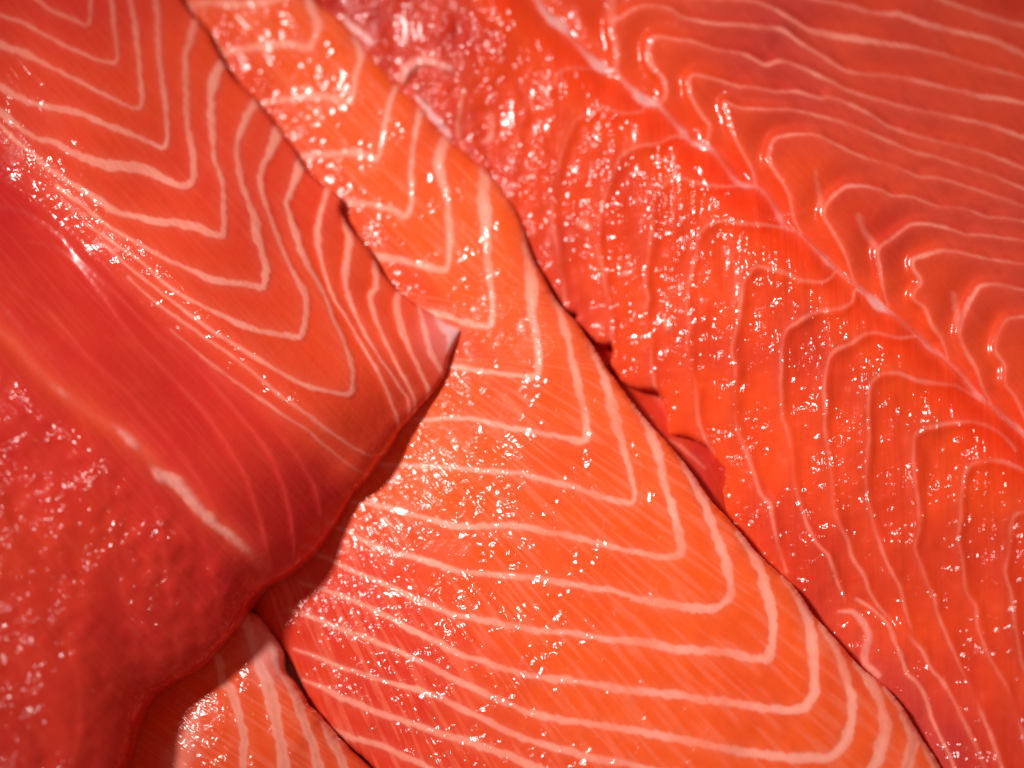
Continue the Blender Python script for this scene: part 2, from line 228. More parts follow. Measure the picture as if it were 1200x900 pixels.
 L([(1190,528),(1184,519),(1170,506),(1150,497),(1130,494),(1104,497),(1080,504),(1071,513),(1070,540),(1073,566),(1076,594),(1077,618),(1072,640),(1077,656),(1084,676),(1094,699),(1099,720),(1110,746),(1120,770),(1130,792),(1141,814),(1156,850),(1172,893),(1176,908)], [1.4,2,2.2,2.4,2.4,2.4,2.4,2,2,2.2,2.2,2.2,2.2,2.2,2.2,2.2,2.2,2.2,2.2,2.2,2.2,2.2,2.2,2.2], 0.51, -1, soft=2.6, fat=.62, fade=.7, shift=5, drop=9.0, k=.8, hal=9, rise=15),
 L([(1203,552),(1180,542),(1160,539),(1140,543),(1130,556),(1126,586),(1126,608),(1122,632),(1128,655),(1131,690),(1143,711),(1146,736),(1154,758),(1164,780),(1180,806),(1203,872)], [2.2,2.4,2.4,2.6,2.2,2,2,2.2,2.2,2.2,2.4,2.2,2.2,2.2,2.2,2.2], 0.49, -1, soft=2.6, fat=.62, fade=.7, shift=5, drop=9.0, k=.8, hal=9, rise=15),
 L([(1204,598),(1189,604),(1184,624),(1181,650),(1178,670),(1184,694),(1188,724),(1194,762),(1203,792)], [2.4,2.4,2.2,2,2,2.2,2.2,2.2,2.2], 0.46, -1, soft=2.6, fat=.62, fade=.7, shift=5, drop=9.0, k=.8, hal=9, rise=15),
 # membranes by the lower edge and at the top left
 L([(984,717),(1000,718),(1012,730),(1018,748),(1014,764),(1016,780),(1030,792)], [1.5,3.5,4,4.5,4,4.5,3], .0, name='membrane_strip', fat=.85, white=.2, soft=3, lift=.15),
 L([(1004,702),(1020,712),(1040,732),(1048,752),(1056,768),(1063,788),(1075,801),(1084,816),(1092,842),(1112,884),(1122,908)], [1.5,2,2.6,2.6,2.6,2.4,2.4,2.4,2.2,2.2,2.2], .35, -1, fat=.85),
 L([(471,95),(476,81),(488,73),(504,72),(520,78),(529,81)], [4,6,6,6,6,4], .0, name='membrane_strip', fat=.95, white=.3, soft=4, lift=.5),
 L([(402,20),(415,35),(428,42),(436,50)], [2.5,3.5,3.5,2], .0, name='membrane_strip', fat=1.5, white=.8, soft=2, lift=.4),
 L([(488,114),(500,127),(512,142),(528,160)], [2,3,4,2], .0, name='membrane_strip', fat=1.6, white=.9, soft=2, lift=.3),
 L([(543,104),(539,130),(537,155),(543,174)], [1.5,2.2,2.5,2], .2, -1, fat=.7),
 L([(575,134),(577,146),(574,160),(566,168)], [2,3.5,3,1.5], .2, -1, fat=.7),
 L([(682,262),(690,268)], [6,4], .0, name='membrane_strip', fat=.8, soft=3, lift=.3),
 L([(779,370),(783,384)], [2,6], .0, name='membrane_strip', fat=.6, soft=3, lift=.3),
]

D_OUT = [(240,690),(270,705),(292,715),(303,722),(314,736),(323,748),(331,762),(334,786),(346,801),(359,822),(376,839),(396,863),(420,886),(440,905),(470,940),(490,975),(60,975),(60,850),(140,760)]
D_LINES = [
 L([(196,925),(204,898),(214,874),(224,852),(232,830)], [8,12,13,10,3], name='membrane_strip', fat=.5, soft=6),
 L([(256,770),(262,800),(270,806),(275,822),(281,845),(286,870),(285,910)], [4,5,6,5,4,4.5,5]),
 L([(288,725),(297,757),(306,785),(315,806),(321,830),(326,856),(331,880),(334,910)], [5,5,6,7,7,7,7.5,8]),
 L([(318,748),(328,770),(332,790),(340,802),(349,822),(356,845),(366,872),(376,910)], [6,8,5,4,5,5.5,6,6.5]),
 L([(376,842),(386,858),(395,878),(404,900),(410,915)], [3,5.5,6,6,6]),
]

# ------------------------------------------------------------------ fillet surface builder
STEP = 1.75

def stamp_lines(lines, xs, ys, R):
    """min signed field (halfwidth - distance), which line, soft fat amount, relief height"""
    ny, nx = len(ys), len(xs)
    F = np.full((ny, nx), -1e3); ID = np.full((ny, nx), -1)
    FAT = np.zeros((ny, nx)); WHITE = np.zeros((ny, nx)); REL = np.zeros((ny, nx)); LIFT = np.zeros((ny, nx))
    for li, ln in enumerate(lines):
        P = [tuple(map(float, p)) for p in ln['pts']]
        w = ln['w'] if isinstance(ln['w'], list) else [ln['w']] * len(P)
        assert len(w) == len(P), (li, len(w), len(P), P[:3])
        w = [x * ln['k'] for x in w]
        # lines that run out of the photograph go on beyond it
        for end in (0, -1):
            p = P[end]; q = P[1] if end == 0 else P[-2]
            if p[0] <= 2 or p[0] >= 1198 or p[1] <= 2 or p[1] >= 897:
                d = np.array(p) - np.array(q); d = d / (np.hypot(*d) + 1e-9) * 75
                n = (p[0] + d[0], p[1] + d[1])
                if end == 0: P.insert(0, n); w.insert(0, w[0])
                else: P.append(n); w.append(w[-1])
        S, sw = spline(P, w, 1.3)
        rr = np.random.default_rng(100 + li)
        arc = np.concatenate([[0], np.cumsum(np.hypot(*np.diff(S, axis=0).T))])
        jit = vnoise(arc, arc * 0 + li * 31.7, 17, 5) * 1.0 + vnoise(arc, arc * 0 + li * 11.3, 6, 6) * 0.55
        T = np.gradient(S, axis=0); T /= np.hypot(T[:, 0], T[:, 1])[:, None] + 1e-9
        N = np.stack([-T[:, 1], T[:, 0]], -1)
        k = np.clip(sw / 4, 0.45, 1.0)
        S = S + N * (jit * k)[:, None]
        sw = sw * (1 + .30 * vnoise(arc, arc * 0 + li * 9.7, 46, 28) + 0.16 * vnoise(arc, arc * 0 + li * 7.7, 11, 8))
        fade_l = 1 + ln['fade'] * (1.3 * vnoise(arc, arc * 0 + li * 5.3, 42, 38) - .35)
        x0, y0 = S.min(0) - R; x1, y1 = S.max(0) + R
        i0, i1 = np.searchsorted(xs, [x0, x1]); j0, j1 = np.searchsorted(ys, [y0, y1])
        if i1 - i0 < 2 or j1 - j0 < 2: continue
        D = np.full((j1 - j0, i1 - i0), 1e6); K = np.zeros((j1 - j0, i1 - i0), int)
        G = np.full((j1 - j0, i1 - i0), -1e3)
        X, Y = xs[i0:i1], ys[j0:j1]
        for s in range(len(S)):
            a, b = np.searchsorted(X, [S[s, 0] - R, S[s, 0] + R]); c, d = np.searchsorted(Y, [S[s, 1] - R, S[s, 1] + R])
            if b <= a or d <= c: continue
            q = (X[a:b][None] - S[s, 0]) ** 2 + (Y[c:d][:, None] - S[s, 1]) ** 2
            dv = D[c:d, a:b]; m = q < dv
            dv[m] = q[m]; K[c:d, a:b][m] = s
        D = np.sqrt(D)
        ok = D < R
        wv = sw[K]
        rag = .75 * vnoise(X[None] + 0 * Y[:, None], Y[:, None] + 0 * X[None], 3.6, 91, 3.2, .85) + .7 * vnoise(X[None] + 0 * Y[:, None], Y[:, None] + 0 * X[None], 9, 92)
        f = np.where(ok, wv - D + rag * np.clip(wv / 3.5, .4, 1.3), -1e3)
        sd = ((X[None] - S[K, 0]) * T[K, 1] - (Y[:, None] - S[K, 1]) * T[K, 0]) * -1   # + on the right of the drawn direction (image)
        so = ln['soft']
        vary = (ln['floor'] + (1 - ln['floor']) * sstep(1.6, 5.0, wv)) if ln['name'] == 'midline_membrane' else 1.0
        core = sstep(-so, so, f) * ln['fat'] * vary * np.clip(fade_l[K], .15, 1.2)
        s_ = sd * ln['side']
        halo = np.where(s_ < 0, .12, .04) * ln['fat'] * np.exp(-np.maximum(-f, 0) / np.where(s_ < 0, ln['hal'] * 1.5, ln['hal'] * .6)) * ok
        halo = np.where(ln['rel'] > .2, halo, .13 * ln['fat'] * np.exp(-np.maximum(-f, 0) / ln['hal']) * ok)
        fat = np.where(ok, np.maximum(core, halo), 0)
        sub = (slice(j0, j1), slice(i0, i1))
        FAT[sub] = np.maximum(FAT[sub], fat)
        if ln['white']: WHITE[sub] = np.maximum(WHITE[sub], np.where(ok, sstep(-so, so * 1.5, f) * ln['white'] * vary, 0))
        fc = np.where(ok, np.maximum(wv, 1.9) - D + rag * np.clip(wv / 3.5 - .4, 0, 1.3), -1e3)
        m = fc > F[sub]
        F[sub][m] = fc[m]; ID[sub][m] = li
        if ln['rel']:
            win = sstep(R, R * 0.45, D)
            fade = sstep(0, 25, arc) * sstep(0, 25, arc[-1] - arc)
            s_ = s_ - (wv + ln['shift'])
            saw = np.where(s_ < 0, np.exp(s_ / ln['rise']), 0) - np.where(s_ >= 0, np.exp(-s_ / 14.0), 0)
            saw = saw * np.tanh(np.abs(s_) / ln['drop'])
            REL[sub] += ln['rel'] * saw * win * (0.35 + 0.65 * fade[K]) * ok
            REL[sub] += -0.10 * ln['rel'] * np.exp(-(D / (1.0 + wv)) ** 2) * ok
        else:
            REL[sub] += np.where(s_ < 0, -.07, .05) * np.exp(-(D / (2.0 + wv)) ** 2) * np.tanh(D / 2) * ok
        if ln['lift']:
            LIFT[sub] = np.maximum(LIFT[sub], ln['lift'] * vary * sstep(-2.5, wv * 0.6, f) * ok)
    return F, ID, FAT, REL, LIFT, WHITE

def outline_field(out, xs, ys, R, jag=0.0, seed=3):
    S, _ = spline(out + [out[0]], [0] * (len(out) + 1), 1.3)
    if jag:
        arc = np.arange(len(S))
        T = np.gradient(S, axis=0); T /= np.hypot(T[:, 0], T[:, 1])[:, None] + 1e-9
        S = S + np.stack([-T[:, 1], T[:, 0]], -1) * (jag * (vnoise(arc, arc * 0., 14, seed) + .6 * vnoise(arc, arc * 0., 5, seed + 1)))[:, None]
    D = np.full((len(ys), len(xs)), 1e8)
    for p in S:
        a, b = np.searchsorted(xs, [p[0] - R, p[0] + R]); c, d = np.searchsorted(ys, [p[1] - R, p[1] + R])
        if b <= a or d <= c: continue
        q = (xs[a:b][None] - p[0]) ** 2 + (ys[c:d][:, None] - p[1]) ** 2
        np.minimum(D[c:d, a:b], q, out=D[c:d, a:b])
    D = np.minimum(np.sqrt(D), R)
    inside = np.zeros(D.shape, bool)
    A, B = S[:-1], S[1:]
    for j, y in enumerate(ys):
        m = (A[:, 1] <= y) != (B[:, 1] <= y)
        if not m.any(): continue
        xc = np.sort(A[m, 0] + (y - A[m, 1]) / (B[m, 1] - A[m, 1]) * (B[m, 0] - A[m, 0]))
        inside[j] = (np.searchsorted(xc, xs) % 2) == 1
    return np.where(inside, D, -D)

def split_tris(V, T, col):
    """split every triangle that the zero level of column `col` crosses"""
    f = V[:, col]
    f = np.where(np.abs(f) < 0.12, np.where(f >= 0, 0.12, -0.12), f)
    V[:, col] = f
    s = f[T] > 0
    n = s.sum(1)
    keep = T[(n == 0) | (n == 3)]
    mix = T[(n == 1) | (n == 2)]
    sm = f[mix] > 0
    odd = np.where(sm.sum(1) == 1, sm.argmax(1), (~sm).argmax(1))
    ar = np.arange(len(mix))
    a, b, c = mix[ar, odd], mix[ar, (odd + 1) % 3], mix[ar, (odd + 2) % 3]
    def cut(p, q):
        lo, hi = np.minimum(p, q), np.maximum(p, q)
        return lo * np.int64(len(V)) + hi
    k1, k2 = cut(a, b), cut(a, c)
    uk, inv = np.unique(np.concatenate([k1, k2]), return_inverse=True)
    lo, hi = uk // len(V), uk % len(V)
    t = (f[lo] / (f[lo] - f[hi]))[:, None]
    NV = V[lo] * (1 - t) + V[hi] * t
    NV[:, col] = 0
    base = len(V)
    i1, i2 = inv[:len(mix)] + base, inv[len(mix):] + base
    V2 = np.vstack([V, NV])
    T2 = np.vstack([keep, np.stack([a, i1, i2], 1), np.stack([i1, b, c], 1), np.stack([i1, c, i2], 1)])
    return V2, T2

def components(T, nv):
    """vertex label propagation with pointer jumping"""
    lab = np.arange(nv)
    while True:
        m = lab[T].min(1)
        new = lab.copy()
        for k in range(3):
            np.minimum.at(new, T[:, k], m)
        new = new[new]; new = new[new]
        if (new == lab).all(): break
        lab = new
    return lab[T[:, 0]]

PX = 0.2   # mm per photograph pixel on the fillets, about

def make_fillet(label, out, lines, ctrl, floor, mats, height_fn, attr_fn, edge_r, jag, seed, bbox, root=None, flake='muscle_flake'):
    x0, y0, x1, y1 = bbox
    xs = np.arange(x0, x1 + STEP, STEP); ys = np.arange(y0, y1 + STEP, STEP)
    X, Y = np.meshgrid(xs, ys)
    Gf = outline_field(out, xs, ys, 80, jag, seed)
    F, ID, FAT, REL, LIFT, WHITE = stamp_lines(lines, xs, ys, 46)
    Z = tps(ctrl, X, Y)
    info = dict(X=X, Y=Y, G=Gf, FAT=FAT, REL=REL, F=F)
    Z = Z + REL + LIFT + height_fn(info)
    er = edge_r(X, Y)                       # rim radius in mm
    er, soft_w, soft_d = er
    d = np.clip(Gf * PX / er, 0, 1)
    Z = Z - er * (1 - np.sqrt(np.clip(1 - (1 - d) ** 2, 0, 1)))
    d = np.clip(Gf * PX / soft_w, 0, 1)
    Z = Z - soft_d * (1 - d) ** 2.6
    tint, wet, pale = attr_fn(info)
    pale = np.maximum(pale, WHITE)
    # fibre coordinates, in mm
    fu, fv = info['fib']
    V = np.stack([a.ravel() for a in (X, Y, Gf, F, Z, FAT, tint, wet, pale, fu, fv)], 1)
    ny, nx = X.shape
    i = (np.arange(ny - 1)[:, None] * nx + np.arange(nx - 1)[None]).ravel()
    flip = (np.add.outer(np.arange(ny - 1), np.arange(nx - 1)) % 2).ravel().astype(bool)
    q = np.stack([i, i + 1, i + nx + 1, i + nx], 1)
    ta = np.where(flip[:, None], q[:, [0, 3, 2]], q[:, [0, 3, 1]])
    tb = np.where(flip[:, None], q[:, [0, 2, 1]], q[:, [1, 3, 2]])
    T = np.vstack([ta, tb])
    T = T[(V[T, 2] > 0).any(1)]
    V, T = split_tris(V, T, 2)
    T = T[V[T, 2].max(1) > 0]
    V, T = split_tris(V, T, 3)
    used, inv = np.unique(T, return_inverse=True)
    V = V[used]; T = inv.reshape(-1, 3)
    Pw = ray_points(V[:, 0], V[:, 1], V[:, 4] * MM)
    # smooth normals of the whole fillet, shared by all its pieces
    e1 = Pw[T[:, 1]] - Pw[T[:, 0]]; e2 = Pw[T[:, 2]] - Pw[T[:, 0]]
    fn = np.cross(e1, e2)
    if fn[:, 2].sum() < 0:
        T = T[:, ::-1].copy(); fn = -fn
    VN = np.zeros_like(Pw)
    for k in range(3): np.add.at(VN, T[:, k], fn)
    VN /= np.linalg.norm(VN, axis=1)[:, None] + 1e-20
    isfat = V[T, 3].max(1) > 0
    # which seam: nearest traced line at the triangle's centre
    cx = np.clip(((V[T, 0].mean(1) - x0) / STEP + .5).astype(int), 0, nx - 1)
    cy = np.clip(((V[T, 1].mean(1) - y0) / STEP + .5).astype(int), 0, ny - 1)
    lid = ID[cy, cx]
    piece = np.zeros(len(T), np.int64)
    piece[isfat] = -1 - lid[isfat]
    ft = np.where(~isfat)[0]
    comp = components(T[ft], len(V))
    uc, ci, cn = np.unique(comp, return_inverse=True, return_counts=True)
    piece[ft] = ci
    # crumbs join the seam next to them
    small = np.where(cn < 160)[0]
    bad = np.isin(piece, small) & ~isfat
    ok_l = lid[bad]; piece[bad] = np.where(ok_l >= 0, -1 - ok_l, piece[bad])
    if root is None:
        root = bpy.data.objects.new("salmon_fillet", None)
        c = Pw.mean(0)
        root.location = (c[0], c[1], floor * MM)
        root.empty_display_size = 0.02
        root["label"] = label
        root["category"] = "salmon fillet"
        root["group"] = "raw salmon fillets laid overlapping"
        SC.collection.objects.link(root)
    org = np.array(root.location)
    for pid in np.unique(piece):
        tt = T[piece == pid]
        if len(tt) < 6: continue
        u, iv = np.unique(tt, return_inverse=True)
        t2 = iv.reshape(-1, 3)
        P = Pw[u]; N = VN[u]; at = V[u][:, [5, 6, 7, 8, 9, 10]]; gg = V[u][:, 2]
        # walls along the piece's border
        e = np.vstack([t2[:, [0, 1]], t2[:, [1, 2]], t2[:, [2, 0]]])
        key = np.sort(e, 1); key = key[:, 0] * np.int64(len(u)) + key[:, 1]
        _, fi, cnt = np.unique(key, return_index=True, return_counts=True)
        be = e[fi[cnt == 1]]
        bu, bi = np.unique(be, return_inverse=True); be2 = bi.reshape(-1, 2)
        bn = np.zeros((len(bu), 3))
        dv = P[be[:, 1]] - P[be[:, 0]]
        on = np.stack([dv[:, 1], -dv[:, 0], dv[:, 0] * 0], 1)
        for k in range(2): np.add.at(bn, be2[:, k], on)
        bn /= np.linalg.norm(bn, axis=1)[:, None] + 1e-20
        outer = gg[bu] < 0.5
        n0, nb = len(u), len(bu)
        top = P[bu]
        bot = top.copy()
        depth = np.where(outer, np.maximum(top[:, 2] - floor * MM, 0.0008), 0.006)
        bot[:, 2] -= depth
        bot -= bn * np.where(outer, 0.0, 0.00012)[:, None]
        topw = top.copy()
        Pa = np.vstack([P, topw, bot]) - org
        Na = np.vstack([N, bn, bn])
        ata = np.vstack([at, at[bu], at[bu]])
        f1 = np.stack([be2[:, 0] + n0, be2[:, 0] + n0 + nb, be2[:, 1] + n0 + nb], 1)
        f2 = np.stack([be2[:, 0] + n0, be2[:, 1] + n0 + nb, be2[:, 1] + n0], 1)
        Ta = np.vstack([t2, f1, f2])
        name = flake if pid >= 0 else lines[-1 - pid]['name']
        me = bpy.data.meshes.new(name)
        me.vertices.add(len(Pa)); me.vertices.foreach_set('co', Pa.astype(np.float32).ravel())
        me.loops.add(Ta.size); me.loops.foreach_set('vertex_index', Ta.astype(np.int32).ravel())
        me.polygons.add(len(Ta))
        me.polygons.foreach_set('loop_start', np.arange(0, Ta.size, 3, dtype=np.int32))
        me.update(calc_edges=True)
        me.polygons.foreach_set('use_smooth', np.ones(len(Ta), bool))
        for k, an in enumerate(('fat', 'tint', 'wet', 'pale')):
            a = me.attributes.new(an, 'FLOAT', 'POINT'); a.data.foreach_set('value', ata[:, k].astype(np.float32))
        a = me.attributes.new('fibre', 'FLOAT_VECTOR', 'POINT')
        a.data.foreach_set('vector', np.stack([ata[:, 4], ata[:, 5], ata[:, 4] * 0], 1).astype(np.float32).ravel())
        me.normals_split_custom_set_from_vertices(Na)
        me.materials.append(mats[0] if pid >= 0 else mats[1])
        o = bpy.data.objects.new(name, me)
        o.parent = root
        SC.collection.objects.link(o)
    return root

# ------------------------------------------------------------------ materials
def flesh_material(name, orange, red, fatc, palec, bump=1.0, rough=.34, streak=.25, sss=.0, gs=.40, deep=(.84, .036, .003)):
    m = bpy.data.materials.new(name); m.use_nodes = True
    nt = m.node_tree; nd = nt.nodes; lk = nt.links
    p = nd["Principled BSDF"]
    def n(t, **kw):
        x = nd.new(t)
        for k, v in kw.items(): setattr(x, k, v)
        return x
    def attr(a):
        x = n('ShaderNodeAttribute'); x.attribute_name = a; return x
    def math_(op, a, b=None, c=None):
        x = n('ShaderNodeMath', operation=op)
        for i, v in enumerate((a, b, c)):
            if v is None: continue
            if isinstance(v, (int, float)): x.inputs[i].default_value = v
            else: lk.new(v, x.inputs[i])
        return x.outputs[0]
    def mix(f, a, b):
        x = n('ShaderNodeMix', data_type='RGBA')
        for i, v in ((0, f), (6, a), (7, b)):
            if isinstance(v, (int, float)): x.inputs[i].default_value = v
            elif isinstance(v, tuple): x.inputs[i].default_value = (*v, 1)
            else: lk.new(v, x.inputs[i])
        return x.outputs[2]
    def noise(vec, scale, detail=3, rough_=.55, dist=0.0):
        x = n('ShaderNodeTexNoise'); x.inputs['Scale'].default_value = scale
        x.inputs['Detail'].default_value = detail; x.inputs['Roughness'].default_value = rough_
        x.inputs['Distortion'].default_value = dist
        lk.new(vec, x.inputs['Vector']); return x.outputs[0]
    geo = n('ShaderNodeNewGeometry')
    pos = geo.outputs['Position']
    fat, tint, wet, pale, fib = (attr(a) for a in ('fat', 'tint', 'wet', 'pale', 'fibre'))
    mp = n('ShaderNodeMapping'); mp.inputs['Scale'].default_value = (1.0, 0.055, 1.0)
    lk.new(fib.outputs['Vector'], mp.inputs['Vector'])
    st = noise(mp.outputs[0], 1.0, 1.5, .5, .2)          # muscle fibre streaks, about a millimetre wide
    mott = noise(pos, 140, 4, .6)
    fine = noise(pos, 900, 3, .6)
    # colour
    t = math_('ADD', tint.outputs['Fac'], math_('MULTIPLY', math_('SUBTRACT', mott, .5), .55))
    tn_ = math_('MINIMUM', math_('MAXIMUM', math_('MULTIPLY', t, -1.0), 0.0), 1.0)
    t = math_('MINIMUM', math_('MAXIMUM', t, 0.0), 1.0)
    col = mix(tn_, mix(t, orange, red), deep)
    sr = n('ShaderNodeMapRange'); sr.interpolation_type = 'SMOOTHSTEP'
    sr.inputs[1].default_value = .48; sr.inputs[2].default_value = .66; sr.inputs[3].default_value = 0; sr.inputs[4].default_value = streak
    lk.new(st, sr.inputs[0])
    col = mix(sr.outputs[0], col, tuple(min(1, a * .66 + b * .34) for a, b in zip(orange, fatc)))
    dr = n('ShaderNodeMapRange'); dr.interpolation_type = 'SMOOTHSTEP'
    dr.inputs[1].default_value = .48; dr.inputs[2].default_value = .28; dr.inputs[3].default_value = 0; dr.inputs[4].default_value = streak * .8
    lk.new(st, dr.inputs[0])
    col = mix(dr.outputs[0], col, tuple(a * .8 + b * .1 for a, b in zip(orange, red)))
    ff = math_('MULTIPLY', fat.outputs['Fac'], math_('ADD', .62, math_('ADD', math_('MULTIPLY', fine, .22), math_('MULTIPLY', st, .5))))
    ff = math_('MINIMUM', ff, 1.0)
    col = mix(ff, col, fatc)
    pf = math_('MULTIPLY', pale.outputs['Fac'], math_('ADD', .55, math_('MULTIPLY', mott, .9)))
    pf = math_('MINIMUM', math_('MAXIMUM', pf, 0.0), 1.0)
    col = mix(pf, col, palec)
    lk.new(col, p.inputs['Base Color'])
    p.inputs['Roughness'].default_value = rough
    p.inputs['IOR'].default_value = 1.4
    p.inputs['Specular IOR Level'].default_value = .05
    if sss:
        p.inputs['Subsurface Weight'].default_value = sss
        p.inputs['Subsurface Radius'].default_value = (1.0, .22, .12)
        p.inputs['Subsurface Scale'].default_value = 0.0011
        p.inputs['Subsurface Anisotropy'].default_value = .4
    # relief: soft fibre grain under a wet film with its own fine lumps
    b1 = n('ShaderNodeBump'); b1.inputs['Strength'].default_value = 1.0; b1.inputs['Distance'].default_value = 0.00012
    lk.new(math_('ADD', math_('MULTIPLY', st, .8), math_('MULTIPLY', noise(pos, 420, 3), .9)), b1.inputs['Height'])
    lk.new(b1.outputs[0], p.inputs['Normal'])
    mp2 = n('ShaderNodeMapping'); mp2.inputs['Scale'].default_value = (1.0, 0.21, 1.0)
    lk.new(fib.outputs['Vector'], mp2.inputs['Vector'])
    w1 = noise(mp2.outputs[0], gs, 2, .5, .2)
    w2 = noise(pos, 1350 * gs, 2, .5)
    patch = noise(pos, 85, 3, .6)
    pr = n('ShaderNodeMapRange'); pr.inputs[1].default_value = .43; pr.inputs[2].default_value = .58
    pr.inputs[3].default_value = .22; pr.inputs[4].default_value = 1.0
    lk.new(patch, pr.inputs[0])
    hgt = math_('ADD', w1, math_('MULTIPLY', w2, .30))
    hgt = math_('MULTIPLY', hgt, math_('MULTIPLY', wet.outputs['Fac'], pr.outputs[0]))
    b2 = n('ShaderNodeBump'); b2.inputs['Strength'].default_value = 1.0; b2.inputs['Distance'].default_value = 0.0010 * bump
    lk.new(hgt, b2.inputs['Height'])
    p.inputs['Coat Weight'].default_value = 1.0
    p.inputs['Coat Roughness'].default_value = .19
    p.inputs['Coat IOR'].default_value = 1.42
    lk.new(b2.outputs[0], p.inputs['Coat Normal'])
    return m

SSS = 0.0
ORANGE_B = (.88, .104, .016); RED_B = (.70, .036, .016)
FAT_B = (.94, .35, .25); PALE = (.80, .46, .48)
m_b = flesh_material("orange_flesh", ORANGE_B, RED_B, FAT_B, PALE, 1.6, .36, .46, SSS)
m_a = flesh_material("coral_flesh", (.80, .072, .019), (.62, .023, .023), (.93, .33, .24), PALE, 1.7, .36, .09, SSS, .42, (.60, .014, .004))
m_c = flesh_material("red_orange_flesh", (.78, .064, .011), (.50, .021, .013), (.90, .27, .19), PALE, 1.45, .36, .05, SSS, .44)

# ------------------------------------------------------------------ the tray below
def tray():
    s = 0.35
    me = bpy.data.meshes.new("display_tray")
    me.from_pydata([(-s, -s, 0), (s, -s, 0), (s, s, 0), (-s, s, 0)], [], [(0, 1, 2, 3)])
    m = bpy.data.materials.new("tray_plastic"); m.use_nodes = True
    p = m.node_tree.nodes["Principled BSDF"]
    tn = m.node_tree.nodes.new('ShaderNodeTexNoise'); tn.inputs['Scale'].default_value = 60
    cr = m.node_tree.nodes.new('ShaderNodeValToRGB')
    cr.color_ramp.elements[0].color = (.30, .05, .04, 1); cr.color_ramp.elements[1].color = (.45, .12, .09, 1)
    m.node_tree.links.new(tn.outputs[0], cr.inputs[0]); m.node_tree.links.new(cr.outputs[0], p.inputs['Base Color'])
    p.inputs['Roughness'].default_value = .3
    me.materials.append(m)
    o = bpy.data.objects.new("display_tray", me)
    o["kind"] = "structure"
    o["label"] = "flat tray under the fillets wet with salmon juice"
    SC.collection.objects.link(o)
tray()

# ------------------------------------------------------------------ the four fillets
def rot_fib(X, Y, deg):
    a = math.radians(deg); c, s = math.cos(a), math.sin(a)
    return (-X * s + Y * c) * PX, (X * c + Y * s) * PX

# B: the striped loin across the middle
B_CTRL = [(220,0,12.3),(300,0,13.5),(365,10,14.5),(300,110,12.4),(360,100,14),(420,80,15.5),(370,200,12.5),(440,200,15),(530,190,16.5),(440,300,13),(520,300,15.5),(600,300,17),(500,420,12.2),(560,430,14.5),(650,420,18),(430,560,9.5),(520,560,14),(620,580,17.5),(750,560,19.5),(390,650,7.5),(470,660,12.5),(560,680,16),(680,690,19),(850,690,20.5),(350,760,6),(430,780,10),(520,800,14),(640,800,17.5),(800,800,20),(960,820,20.5),(400,850,6.5),(480,880,10.5),(620,900,16),(900,930,20.5),(1080,930,18.5),(300,700,5),(720,470,18.5),(950,740,20)]
def h_b(i):
    X, Y = i['X'], i['Y']
    x = X - 121; y = Y - 131
    ang = np.arctan2(y, x); rad = np.hypot(x, y)
    u1, v1 = ang * 520 * PX, rad * PX
    u2, v2 = rot_fib(X, Y, 44)
    k = sstep(330, 440, Y)
    i['fib'] = (u1 * k + u2 * (1 - k) * 1.0, v1 * k + v2 * (1 - k))
    edge = sstep(34, 0, i['G'])
    return (.30 * vnoise(X, Y, 60, 21) + .10 * vnoise(X, Y, 22, 22) + .05 * vnoise(X, Y, 7, 23, 3, math.radians(50))
            - .0 * edge)
def a_b(i):
    X, Y = i['X'], i['Y']
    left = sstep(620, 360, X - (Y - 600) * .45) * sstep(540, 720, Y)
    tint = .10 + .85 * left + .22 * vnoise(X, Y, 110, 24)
    # redder and wetter towards the rim of fillet A in the upper part
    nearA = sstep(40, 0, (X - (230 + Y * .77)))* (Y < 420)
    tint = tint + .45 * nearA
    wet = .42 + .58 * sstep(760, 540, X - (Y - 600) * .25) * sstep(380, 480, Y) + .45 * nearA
    wet = np.clip(wet, 0, 1.1)
    pale = 0 * X
    return np.clip(tint, 0, 1), wet, pale
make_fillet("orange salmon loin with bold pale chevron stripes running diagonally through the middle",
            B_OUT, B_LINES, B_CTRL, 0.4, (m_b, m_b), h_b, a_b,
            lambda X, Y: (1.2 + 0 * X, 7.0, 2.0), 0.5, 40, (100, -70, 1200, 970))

# C: the large fillet at the upper right
C_CTRL = [(400,10,12.5),(480,60,15.5),(600,40,18.5),(540,170,14),(620,170,17),(640,290,14),(720,200,19.5),(680,370,13),(760,320,18.5),(760,440,14),(850,380,21.5),(850,540,14),(920,520,20),(1000,560,23.5),(930,670,14.5),(1010,720,15.5),(1080,700,21.5),(1080,830,14.5),(1140,840,19.5),(1200,800,24),(1130,930,15),(1220,930,22.5),(1100,600,26),(750,60,21.5),(700,-20,18.5),(850,200,24.5),(1000,350,27),(1150,500,28),(900,50,23.5),(1050,100,24),(1200,60,21.5),(1200,250,25),(1250,-50,19),(1200,640,28)]
CMID = np.array([(628,0),(704,79),(786,139),(886,219),(980,316),(1070,388),(1144,462),(1230,535)], float)
def side_of_mid(X, Y):
    return Y - np.interp(X, CMID[:, 0], CMID[:, 1], left=None, right=None) - np.where(X < 628, (X - 628) * 1.0, 0)
